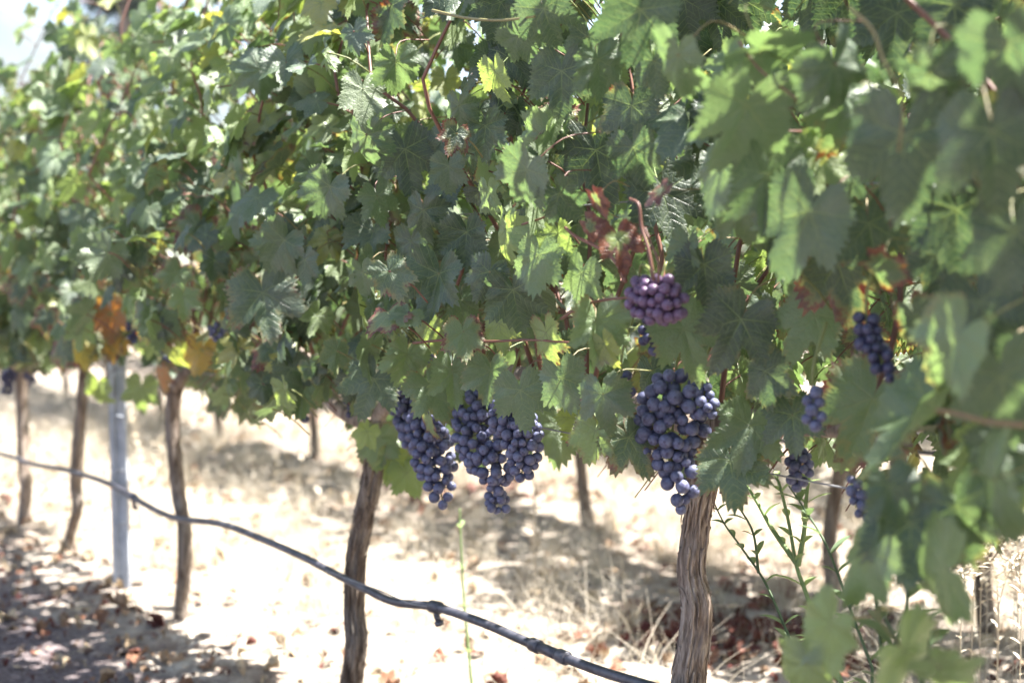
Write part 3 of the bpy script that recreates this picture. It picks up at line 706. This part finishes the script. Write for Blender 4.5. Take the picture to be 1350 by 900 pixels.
bunch([(672, 545, 34), (688, 573, 32), (690, 600, 25), (688, 625, 16)], 14.8, .10, 'b', "right shoulder bunch of blue grapes joined to the widest middle bunch", seed=4)
bunch([(652, 655, 17), (657, 664, 18)], 12.0, .07, 'b', "tiny blue tail cluster dangling below the widest middle bunch", nmax=14, seed=5, stem_to=at_w(652, 630, .07))
bunch([(892, 524, 44), (884, 552, 54), (880, 580, 46), (890, 610, 32), (896, 642, 27), (898, 664, 17)], 19.2, .085, 'b', "large sharp blue bunch hanging against the pale trunk", seed=6, nmax=100)
bunch([(928, 520, 22), (932, 540, 20)], 18.5, .07, 'b', "blue shoulder cluster right of the top of the large sharp bunch", nmax=16, seed=16)
bunch([(845, 392, 28), (870, 395, 36), (880, 400, 30)], 16.2, .24, 'p', "round half-ripe purple bunch below the withered red leaf", seed=7, squash=.9, stem_to=at_w(862, 360, .27))
bunch([(862, 435, 24), (862, 455, 20)], 17, .17, 'd', "dark shaded bunch tucked under the purple bunch", nmax=40, seed=8)
bunch([(820, 498, 15), (824, 522, 15)], 16.0, .16, 'd', "small dark bunch peeping out left of the large sharp bunch", nmax=16, seed=9)
bunch([(1072, 520, 16), (1073, 545, 20), (1072, 560, 12)], 20.5, .15, 'b', "short blue bunch of big grapes left of the red-topped leaf", nmax=26, seed=10)
bunch([(1052, 605, 20), (1056, 620, 20), (1050, 636, 14)], 14.6, -.02, 'b', "small blue bunch hanging clear under the leaves right of the near trunk", nmax=44, seed=11)
bunch([(1143, 425, 22), (1150, 450, 24), (1172, 492, 18)], 19.5, .14, 'd', "dark blue bunch behind the red-edged leaves at right", nmax=60, seed=12)
bunch([(1126, 635, 12), (1132, 660, 14), (1142, 692, 12)], 15.5, .05, 'b', "narrow blue bunch half hidden by the blurred leaf at lower right", nmax=40, seed=13)
bunch([(567, 466, 8), (568, 480, 8)], 13.5, .06, 'b', "few blue grapes showing between leaves above the long narrow bunch", nmax=8, seed=14)
bunch([(1300, 560, 26), (1308, 590, 20)], 19, .12, 'd', "shaded bunch at the right edge behind blurred leaves", nmax=30, seed=15)
bunch([(286, 436, 14), (288, 452, 8)], 11, .16, 'b', "blurred blue bunch in the hedge above and right of the bent trunk", nmax=30, seed=17)
bunch([(400, 540, 9), (402, 552, 7)], 12, .02, 'd', "dark blurred bunch low in the hedge left of the leaning trunk", nmax=16, seed=18)
bunch([(458, 530, 10), (462, 548, 8)], 13, .05, 'd', "dark bunch just left of the leaning trunk's leaves", nmax=16, seed=19)
bunch([(178, 428, 14), (180, 448, 10)], 9, .14, 'd', "blurred dark bunch above the pale stake", nmax=30, seed=20)
bunch([(12, 492, 12), (10, 515, 9)], 8, .12, 'd', "blurred dark bunch at the left edge below the hedge", nmax=40, seed=21)
bunch([(38, 480, 12), (40, 505, 8)], 8, .08, 'd', "blurred dark bunch over the pale sunlit trunk", nmax=40, seed=22)
bunch([(72, 455, 11), (74, 475, 8)], 8, .12, 'd', "blurred dark bunch between the two farthest trunks", nmax=30, seed=23)
bunch([(218, 455, 11), (220, 475, 8)], 10, .1, 'd', "blurred dark bunch at the crook of the bent trunk", nmax=26, seed=24)

# ================================================================ ROWS BEHIND
def far_vine(seed):
    b = row(0, 0, 0); r = random.Random(seed)
    e = empty("grapevine", b, "x", "grapevine")
    rr_ = [.66, .5, .33, .16, -.02]
    make_trunk([b + np.array([.02*math.sin(q*1.3+seed), .02*math.cos(q*1.7+seed), z]) for q, z in enumerate(rr_)], [.022, .021, .022, .023, .03], e, b, False, seed)
    mb = MB(); Q = [row(q*.1, .01*math.sin(q+seed), .66 + .01*math.sin(q*2)) for q in range(-5, 6)]
    mb.tube(smooth_path(Q, 40), .012, 8, disp=trunk_disp(.2, 5, seed)); mb.build("arm", M_BARK, e, b)
    items, shoots, loose = canopy_leaves(-.48, .48, 1.0, LOW, r, far=True)
    items = [it for it in items if it[1][2] > .60]
    for it in items: it[5] *= 1.25
    leaves_mesh("foliage", items, M_LEAF, e, b)["kind"] = "stuff"
    return e
def copy_tree(o, parent=None):
    c = o.copy(); COL.objects.link(c); c.parent = parent
    for ch in list(o.children): copy_tree(ch, c)
    return c
protos = [far_vine(51), far_vine(52), far_vine(53)]; used = set()
def row2_t(px, gap):
    d = ray(px, 700); s = (np.dot(N, P0) + gap)/np.dot(N, d); return t_of(CAM + d*s)
def place(pi, t, gap, label, group):
    o = protos[pi]
    if pi in used: o = copy_tree(protos[pi])
    used.add(pi); p = row(t, -gap, 0); o.location = tuple(p); o["label"] = label; o["group"] = group; return o
for k, (px, lab) in enumerate([(1105, "background vine whose dark trunk shows between the green weeds right of the near trunk"), (772, "background vine whose thin dark trunk shows right of the middle bunches"),
                               (412, "background vine with short thin trunk left of the leaning trunk"), (292, "background vine whose thin trunk shows between the bent and leaning trunks")]):
    place(k % 3, row2_t(px, ROW_GAP), ROW_GAP, lab, "vines of the second row")
T2 = [row2_t(px, ROW_GAP) for px in (1105, 772, 412, 292)]
print("row2 t", T2)
tt = -2.2; k = 0
while tt < 13.5:
    if min(abs(tt - q) for q in T2) > .48: place(k % 3, tt, ROW_GAP, "background vine of the second row, hidden mostly behind the near hedge", "vines of the second row")
    k += 1; tt += .98
for g_, nm, t_, t_end in ((2, "third", -1.5, 18), (3, "fourth", 1, 22)):
    while t_ < t_end:
        place(k % 3, t_ + .1*math.sin(k*3.), ROW_GAP*g_, f"distant blurred vine of the {nm} row back", f"vines of the {nm} row"); k += 1; t_ += 1.05

# ================================================================ STAKE, HOSES, WIRES
pb = at_w(160, 700, .03); pb[2] = 0; stake = empty("metal_stake", pb, "pale galvanised steel stake standing in the row between the two slim trunks", "stake", None)
mb = MB()
prof = [(-.021, -.010), (-.008, -.010), (-.008, -.003), (.008, -.003), (.008, -.010), (.021, -.010), (.021, .010), (-.021, .010)]
zz = [-.1, 1.0]; V = []
for z in zz:
    for (a, c) in prof: V.append(pb + RIGHT*a*1.1 + np.array([0, c, z]) + RIGHT*(-.012*(z/1.7)))
n_ = len(prof); mb.add(V, [[q, (q+1) % n_, n_+(q+1) % n_, n_+q] for q in range(n_)], None)
mb.add(V[n_:], [[0, 1, 6, 7], [2, 3, 6, 1], [3, 4, 5, 6]], None)
mb.build("post", M_METAL, stake, pb, smooth=False)
mb = MB()
for z in (.2, .35, .5, .62, .78, .9):
    p = pb + np.array([0, -.014, z]); mb.tube([p + RIGHT*-.013, p + np.array([0, -.008, .004]), p + RIGHT*.013], .0022, 6)
mb.build("wire_hook", M_METAL, stake, pb)

hose_px = [(-260, 560), (-120, 572), (0, 598), (40, 611), (90, 620), (150, 640), (190, 664), (230, 682), (290, 690), (340, 708), (400, 734), (440, 755), (480, 775), (520, 793), (575, 800), (640, 822), (700, 848), (780, 880), (850, 902), (960, 935), (1150, 1010), (1350, 1090)]
HP = [at_w(x, y, .055) for x, y in hose_px]
ho = empty("drip_hose", HP[10], "dark irrigation hose sagging in front of the near row's trunks", "hose")
mb = MB(); HS = smooth_path(HP, 420); mb.tube(HS, .0078, 14); mb.build("tube", M_HOSE, ho, HP[10])
def hose_at(px):
    x, y, z = proj(HS); k = int(np.argmin(np.abs(x - px))); return HS[k], unit(HS[min(k+2, 419)] - HS[k-2])
for px in (705, 742):
    p, t = hose_at(px); mb = MB(); mb.tube([p - t*.012, p - t*.009, p + t*.009, p + t*.012], [.0098, .0112, .0112, .0098], 18)
    mb.tube([p - t*.016, p - t*.012], [.0090, .0102], 14)
    mb.build("coupling", M_HOSE, ho, HP[10])
p, t = hose_at(724); mb = MB(); mb.tube([p - t*.03, p + t*.03], .0089, 14); mb.build("sleeve", M_HOSE, ho, HP[10])
for px in (575, 175, -60):
    p, t = hose_at(px); mb = MB(); mb.tube([p - t*.017, p - t*.013, p + t*.013, p + t*.017], [.0095, .0115, .0115, .0095], 18)
    mb.tube([p, p + np.array([.003, -.006, -.016]), p + np.array([.006, -.006, -.024])], [.006, .0055, .005], 12)
    mb.tube([p + np.array([.006, -.006, -.024]), p + np.array([.008, -.006, -.031])], [.0085, .0075], 14)
    em = mb.build("dripper", M_HOSE, ho, HP[10])
r2 = [row(t, -(ROW_GAP - .05), .43 + .02*math.sin(t*3)) for t in np.linspace(-2.5, 12, 60)]
mb = MB(); mb.tube(r2, .0078, 8); o = mb.build("drip_hose", M_HOSE, None, None); tag(o, "dark irrigation hose of the second row, showing right of the near trunk", "hose")
def wire(z, wv, label, t0=-1.9, t1=6.2, gap=0):
    P = [row(t, wv - gap, z + .008*math.sin(t*2.3+z*9)) for t in np.linspace(t0, t1, 40)]
    mb = MB(); mb.tube(P, .0013, 6); tag(mb.build("trellis_wire", M_WIRE), label, "wire", "trellis wires of the near row")
wire(.66, .0, "trellis wire running along the woody arms of the vines")
wire(1.02, .05, "trellis wire running through the hedge at the height of the purple bunch")
wire(1.35, .06, "highest trellis wire running through the upper leaves")
# thin wire lying slack beside the hose
P = smooth_path(PW([(430, 752), (500, 778), (540, 795), (562, 799)], .08), 30); mb = MB(); mb.tube(P, .0012, 6)
tag(mb.build("tie_wire", M_WIRE), "thin slack wire beside the hose at the leaning trunk", "wire")

# ================================================================ GROUND COVER
def blades(name, pts, hmin, hmax, wd, mat, lean=.6, seed=0, nseg=3):
    r = np.random.default_rng(seed); n = len(pts)
    h = r.uniform(hmin, hmax, n)**1.0; a = r.uniform(0, 6.283, n); l = r.uniform(.1, lean, n); dirv = np.stack([np.cos(a), np.sin(a), np.zeros(n)], -1)
    side = np.stack([-np.sin(a), np.cos(a), np.zeros(n)], -1); s2 = r.uniform(0, 6.28, n); side = np.stack([np.cos(s2), np.sin(s2), np.zeros(n)], -1)
    V = np.zeros((n, (nseg+1)*2, 3))
    for q in range(nseg+1):
        f = q/nseg; c = pts + dirv*(h*l*f*f*1.6)[:, None]; c[:, 2] += h*f*(1-.35*l*f); wq = (wd*(1-f*.8)*r.uniform(.6, 1.2, n))[:, None]
        V[:, q*2] = c - side*wq; V[:, q*2+1] = c + side*wq
    F = np.array([[q*2, q*2+1, q*2+3, q*2+2] for q in range(nseg)])[None] + (np.arange(n)*(nseg+1)*2)[:, None, None]
    return mesh_np(name, V.reshape(-1, 3), [F.reshape(-1, 4)], mat, smooth=False)
def scatter(n, tr, wr, seed, dens=None):
    r = np.random.default_rng(seed); t = r.uniform(*tr, n); wv = r.uniform(*wr, n)
    P = P0[None] + D[None]*t[:, None] - N[None]*wv[:, None]
    if dens is not None: P = P[dens(P, r)]
    P[:, 2] = gz(P[:, 0], P[:, 1]) - .003; return P
dn = lambda P, r: (vn(P[:, 0]*2.3, P[:, 1]*2.3) + .5*vn(P[:, 0]*7, P[:, 1]*7) + r.uniform(-.35, .35, len(P))) > -.02
tag(blades("dry_grass", scatter(120000, (-2.5, 9), (-6, .02), 1, dn), .02, .15, .0012, M_STRAW, 1.5, 1), kind="stuff", label="pale straw-coloured dead grass under and behind the near row")
tag(blades("straw_bits", scatter(26000, (-2.5, 7), (-2.2, 1.4), 2), .004, .015, .0016, M_STRAW, 9.0, 2, 2), kind="stuff", label="flattened straw bits strewn over the soil")
# taller dead tufts
tr_ = np.random.default_rng(31); tc_ = scatter(420, (-2.2, 7), (-3.6, -.12), 8)
tp_ = np.repeat(tc_, 46, axis=0) + tr_.normal(0, .028, (420*46, 3)); tp_[:, 2] = gz(tp_[:, 0], tp_[:, 1]) - .003
tag(blades("dead_grass_tufts", tp_, .05, .24, .0013, M_STRAW, 1.0, 32, 4), kind="stuff", label="taller bleached grass tufts between the rows")
# fallen leaves
def litter(name, n, tr, wr, seed, hue, sz, dens=None, label=""):
    P = scatter(n, tr, wr, seed, dens); r = random.Random(seed); items = []
    for p in P:
        nn = np.array([r.gauss(0, .45), r.gauss(0, .45), 1]); a = r.uniform(0, 6.28); S, T, Nn = frame_from(nn, np.array([math.cos(a), math.sin(a), 0.]))
        items.append((r.choice(MIDC), p + np.array([0, 0, .012]), S, T, Nn, r.uniform(*sz), (min(1, max(0, r.gauss(*hue))), 0, 0)))
    return tag(leaves_mesh(name, items, M_LITTER), kind="stuff", label=label)
MIDC = [leaf_shape(500+i, 30, 2, True, 4.2) for i in range(6)]
litter("fallen_leaves", 3200, (-2, 7), (-3.5, .4), 3, (.80, .22), (.012, .036), label="dry curled tan vine leaves strewn under the rows")
patch = lambda P, r: (vn(P[:, 0]*1.6+3, P[:, 1]*1.6) > .12)
litter("red_fallen_leaves", 800, (-1.5, 6), (-2.6, -.05), 4, (.2, .16), (.015, .038), patch, label="dark red fallen leaves in drifts between the rows")
litter("path_chips", 3500, (-1, 5), (.05, 1.4), 5, (.45, .3), (.004, .014), label="small dark leaf crumbs on the shaded path")
for k_, (x_, y_, n_) in enumerate([(968, 822, 90), (1010, 850, 60), (620, 650, 70), (180, 862, 6)]):
    c_ = on_ground(x_, y_)
    if k_ == 0: RL = []
    rp = np.random.default_rng(k_ + 60); q_ = c_ + rp.normal(0, .19, (n_, 3)); q_[:, 2] = gz(q_[:, 0], q_[:, 1]) + .012; RL.append(q_)
r = random.Random(3); items = []
for p in np.vstack(RL):
    nn = np.array([r.gauss(0, .6), r.gauss(0, .6), 1]); a = r.uniform(0, 6.28); S, T, Nn = frame_from(nn, np.array([math.cos(a), math.sin(a), 0.]))
    items.append((r.choice(MIDC), p, S, T, Nn, r.uniform(.018, .042), (min(1, max(0, r.gauss(.12, .12))), 0, 0)))
tag(leaves_mesh("red_leaf_drift", items, M_LITTER), kind="stuff", label="heaps of curled dark red leaves lying right of the near trunk's foot")
# clods
r = random.Random(9); mb = MB()
import bmesh
bm = bmesh.new(); bmesh.ops.create_icosphere(bm, subdivisions=1, radius=1); cv = np.array([v.co[:] for v in bm.verts]); cf = np.array([[v.index for v in f.verts] for f in bm.faces]); bm.free()
for p in scatter(2600, (-.5, 5.5), (-.1, 1.5), 6):
    s = r.uniform(.003, .013)*(1 if r.random() < .93 else 2); mb.add(p + cv*s*np.array([r.uniform(.7, 1.3), r.uniform(.7, 1.3), r.uniform(.5, .9)]) * (1 + .25*rng.standard_normal((len(cv), 1))*.6), None, cf)
M_SOIL = simple("soil clod", (.15, .115, .10), (.29, .245, .22), 60, .95, .5, .003)
tag(mb.build("soil_clods", M_SOIL, smooth=False), kind="stuff", label="small clods and stones on the shaded path")

# ================================================================ WEEDS
def lance(mb, p, d, L, wd, up=np.array([0, 0, 1.])):
    d = unit(d); s = unit(np.cross(d, up + 1e-3)); n = 6; V = []
    for q in range(n+1):
        f = q/n; c = p + d*L*f - up*L*.25*f*f; ww = wd*math.sin(math.pi*min(1, f*.92+.06))**.8
        nn = unit(np.cross(s, d)); V += [c - s*ww + nn*ww*.35, c, c + s*ww + nn*ww*.35]
    F = []
    for q in range(n):
        for c in (0, 1): F.append([q*3+c, q*3+c+1, q*3+c+4, q*3+c+3])
    mb.add(V, F)
def weed(name, stems, mat, label, wv=None, d=None, r0=.0025, leaf=.05, every=.03, group=None, lw=.006, seed=0, cat="weed"):
    r = random.Random(seed); pt = (lambda x, y: at_w(x, y, wv)) if d is None else (lambda x, y: at_d(x, y, d))
    SP = [smooth_path([pt(x, y) for x, y in s], 40) for s in stems]; base = SP[0][0].copy(); base[2] = 0
    root = empty(name, base, label, cat, group)
    for k, P in enumerate(SP):
        if k == 0 and P[0][2] > .02: P = np.vstack([smooth_path([base, (base+P[0])/2, P[0]], 14)[:-1], P])
        mb = MB(); mb.tube(P, np.linspace(r0, r0*.45, len(P)), 7); mb.build("stem", mat, root, base)
        lb = MB(); acc = 0
        for q in range(2, len(P)):
            acc += np.linalg.norm(P[q]-P[q-1])
            if acc > every*r.uniform(.6, 1.3):
                acc = 0; a = r.uniform(0, 6.28); dv = unit(P[q]-P[q-1])*.6 + np.array([math.cos(a), math.sin(a), .1])*.8
                lance(lb, P[q], dv, leaf*r.uniform(.5, 1.2), lw*r.uniform(.7, 1.2))
                if mat is not M_STRAW and r.random() < .6: lance(lb, P[q], unit(P[q]-P[q-1])*.6 - np.array([math.cos(a), math.sin(a), -.1])*.8, leaf*r.uniform(.5, 1.2), lw*r.uniform(.7, 1.2))
        if lb.n: lb.build("leaves", mat, root, base)
    return root
M_WEED2 = leafy("dark weed", (.08, .125, .065), (.14, .19, .11), (.2, .3, .1))
weed("weed", [[(1112, 905), (1085, 845), (1062, 780), (1050, 745), (1040, 690), (1028, 640), (1022, 628)], [(1052, 745), (1060, 700), (1063, 655), (1068, 625)], [(1050, 742), (1020, 700), (1000, 665), (985, 640)]], M_WEED, "tall branching light green weed right of the near trunk", wv=-.12, seed=1, r0=.0042, leaf=.045)
weed("weed", [[(1045, 850), (1010, 770), (980, 725), (955, 690), (938, 655)], [(1000, 755), (992, 700), (965, 655)]], M_WEED2, "thin dark weed leaning left towards the near trunk", wv=-.15, seed=2, leaf=.04)
weed("weed", [[(1150, 880), (1120, 800), (1090, 720), (1060, 670), (1040, 640)], [(1120, 800), (1150, 760), (1175, 735)]], M_WEED2, "dark-leaved weed leaning behind the tall light green weed", wv=-.05, seed=3, leaf=.05)
weed("weed", [[(1165, 900), (1158, 820), (1150, 760), (1150, 710)], [(1165, 890), (1195, 800), (1192, 740), (1198, 715)]], M_WEED2, "low dark green weed under the hanging leaves at right", wv=.05, seed=4, leaf=.05, lw=.008)
weed("weed", [[(1215, 905), (1225, 840), (1215, 790)], [(1200, 880), (1170, 820), (1155, 790)]], M_WEED2, "short dark weed beside the bright blurred leaves at bottom right", wv=.15, seed=5, leaf=.06, lw=.010)
weed("weed", [[(622, 900), (617, 850), (611, 780), (607, 700), (606, 670)]], M_WEED, "single pale green stalk below the widest middle bunch", wv=-.25, seed=6, leaf=.03, r0=.004, every=.12)
weed("weed", [[(318, 885), (312, 860), (306, 830)]], M_WEED, "short green grass tuft in the sunny soil right of the bent trunk", wv=-.1, seed=7, leaf=.05, r0=.003)
DW = "bleached dead weeds standing between the rows"
dry = [([[(350, 715), (325, 670), (300, 635), (288, 628)], [(345, 700), (342, 660), (335, 630)]], "bleached dead weed with a stalk leaning left over the hose"),
       ([[(372, 730), (370, 680), (362, 635), (365, 600)], [(371, 690), (385, 660), (392, 640)]], "bleached dead weed, middle of the white stalks behind the hose"),
       ([[(405, 740), (402, 690), (395, 640), (400, 600)], [(402, 690), (415, 665), (422, 650)]], "bleached dead weed, rightmost of the white stalks behind the hose"),
       ([[(190, 640), (183, 600), (176, 560), (170, 545)], [(200, 640), (215, 600), (208, 580)]], "dead straw stalk right of the pale stake"),
       ([[(705, 640), (700, 600), (690, 570)], [(702, 610), (712, 585), (720, 570)]], "pale dead stalk behind the widest middle bunch")]
for k, (st, lab) in enumerate(dry): weed("dead_weed", st, M_STRAW, lab, wv=-.9 if k != 3 else -.5, seed=20+k, leaf=.05, r0=.004, every=.03, group=DW, lw=.010)
r = random.Random(77)
for k in range(13):
    x = 1262 + k*10 + r.uniform(-8, 8); b_ = 800 + r.uniform(-25, 25); h = r.uniform(55, 125); dx = r.uniform(-65, 45); st = []
    main = [(x, b_), (x + dx*.2 + r.uniform(-4, 4), b_-h*.45), (x + dx, b_-h)]
    st.append(main)
    for q in range(4):
        f = r.uniform(.2, .8); st.append([(x + dx*f*f, b_ - h*f), (x + dx*f*f + r.uniform(-16, 16), b_ - h*f - r.uniform(12, 26)), (x + dx*f*f + r.uniform(-30, 30), b_ - h*f - r.uniform(25, 45))])
    weed("dead_weed", st, M_STRAW, "bleached dead weed in the sunny clump at the right edge below the leaves", wv=-.9 + r.uniform(-.25, .25), seed=40+k, leaf=.028, r0=.0012, every=.012, group="bleached dead weeds at the right edge", lw=.004)

# ================================================================ TREE BEYOND THE ROWS
tb = np.array([at_d(170, 340, 34)[0], 34.0, 0]); tree = empty("conifer_tree", tb, "dark conifer rising behind the hedge at the top left", "tree")
mb = MB(); mb.tube([tb + np.array([0, 0, z]) for z in (-.2, 3, 7, 11)], [.28, .22, .14, .03], 12); mb.build("trunk", M_BARK, tree, tb)
r = np.random.default_rng(5); V = []; F = []
nb = 170; lim = MB(); q0 = 0
for k in range(nb):
    z = r.uniform(1.5, 11.3); L = max(.25, (11.8-z)*.13 + .45)*r.uniform(.55, 1.1); a = r.uniform(0, 6.28); d = np.array([math.cos(a), math.sin(a), r.uniform(-.1, .35)])
    p0 = tb + np.array([0, 0, z]); lim.tube([p0, p0 + d*L*.6, p0 + d*L + np.array([0, 0, .1])], [.03, .018, .006], 4)
    m = 150; f = r.uniform(.15, 1, m)[:, None]; c = p0 + d*L*f + r.normal(0, .13, (m, 3))*(.4+.6*f); u = unit(r.normal(0, 1, (m, 3)))*.09; v = unit(r.normal(0, 1, (m, 3)))*.035
    V.append(np.stack([c-u, c+v, c+u, c-v], 1).reshape(-1, 3)); F.append(np.arange(m*4).reshape(-1, 4) + q0); q0 += m*4
lim.build("limb", M_BARK, tree, tb)
mesh_np("crown", np.vstack(V), [np.vstack(F)], M_TREE, tree, tb, smooth=False)

# ================================================================ HAZE
g = NG("thin air"); pv = g.n("ShaderNodeVolumePrincipled"); pv.inputs["Color"].default_value = (.78, .88, 1, 1); pv.inputs["Density"].default_value = .0003
for l_ in list(g.out.inputs[0].links): g.t.links.remove(l_)
g.l(pv.outputs[0], g.out.inputs["Volume"])
x0, x1, z0, z1 = -1700, 1700, -12, 150
V = [(x, y, z) for z in (z0, z1) for y in (x0, x1) for x in (x0, x1)]
o = mesh_np("haze", V, [np.array([[0, 2, 3, 1], [4, 5, 7, 6], [0, 1, 5, 4], [2, 6, 7, 3], [0, 4, 6, 2], [1, 3, 7, 5]])], g.m, smooth=False)
tag(o, kind="stuff", label="thin pale haze in front of the hill")
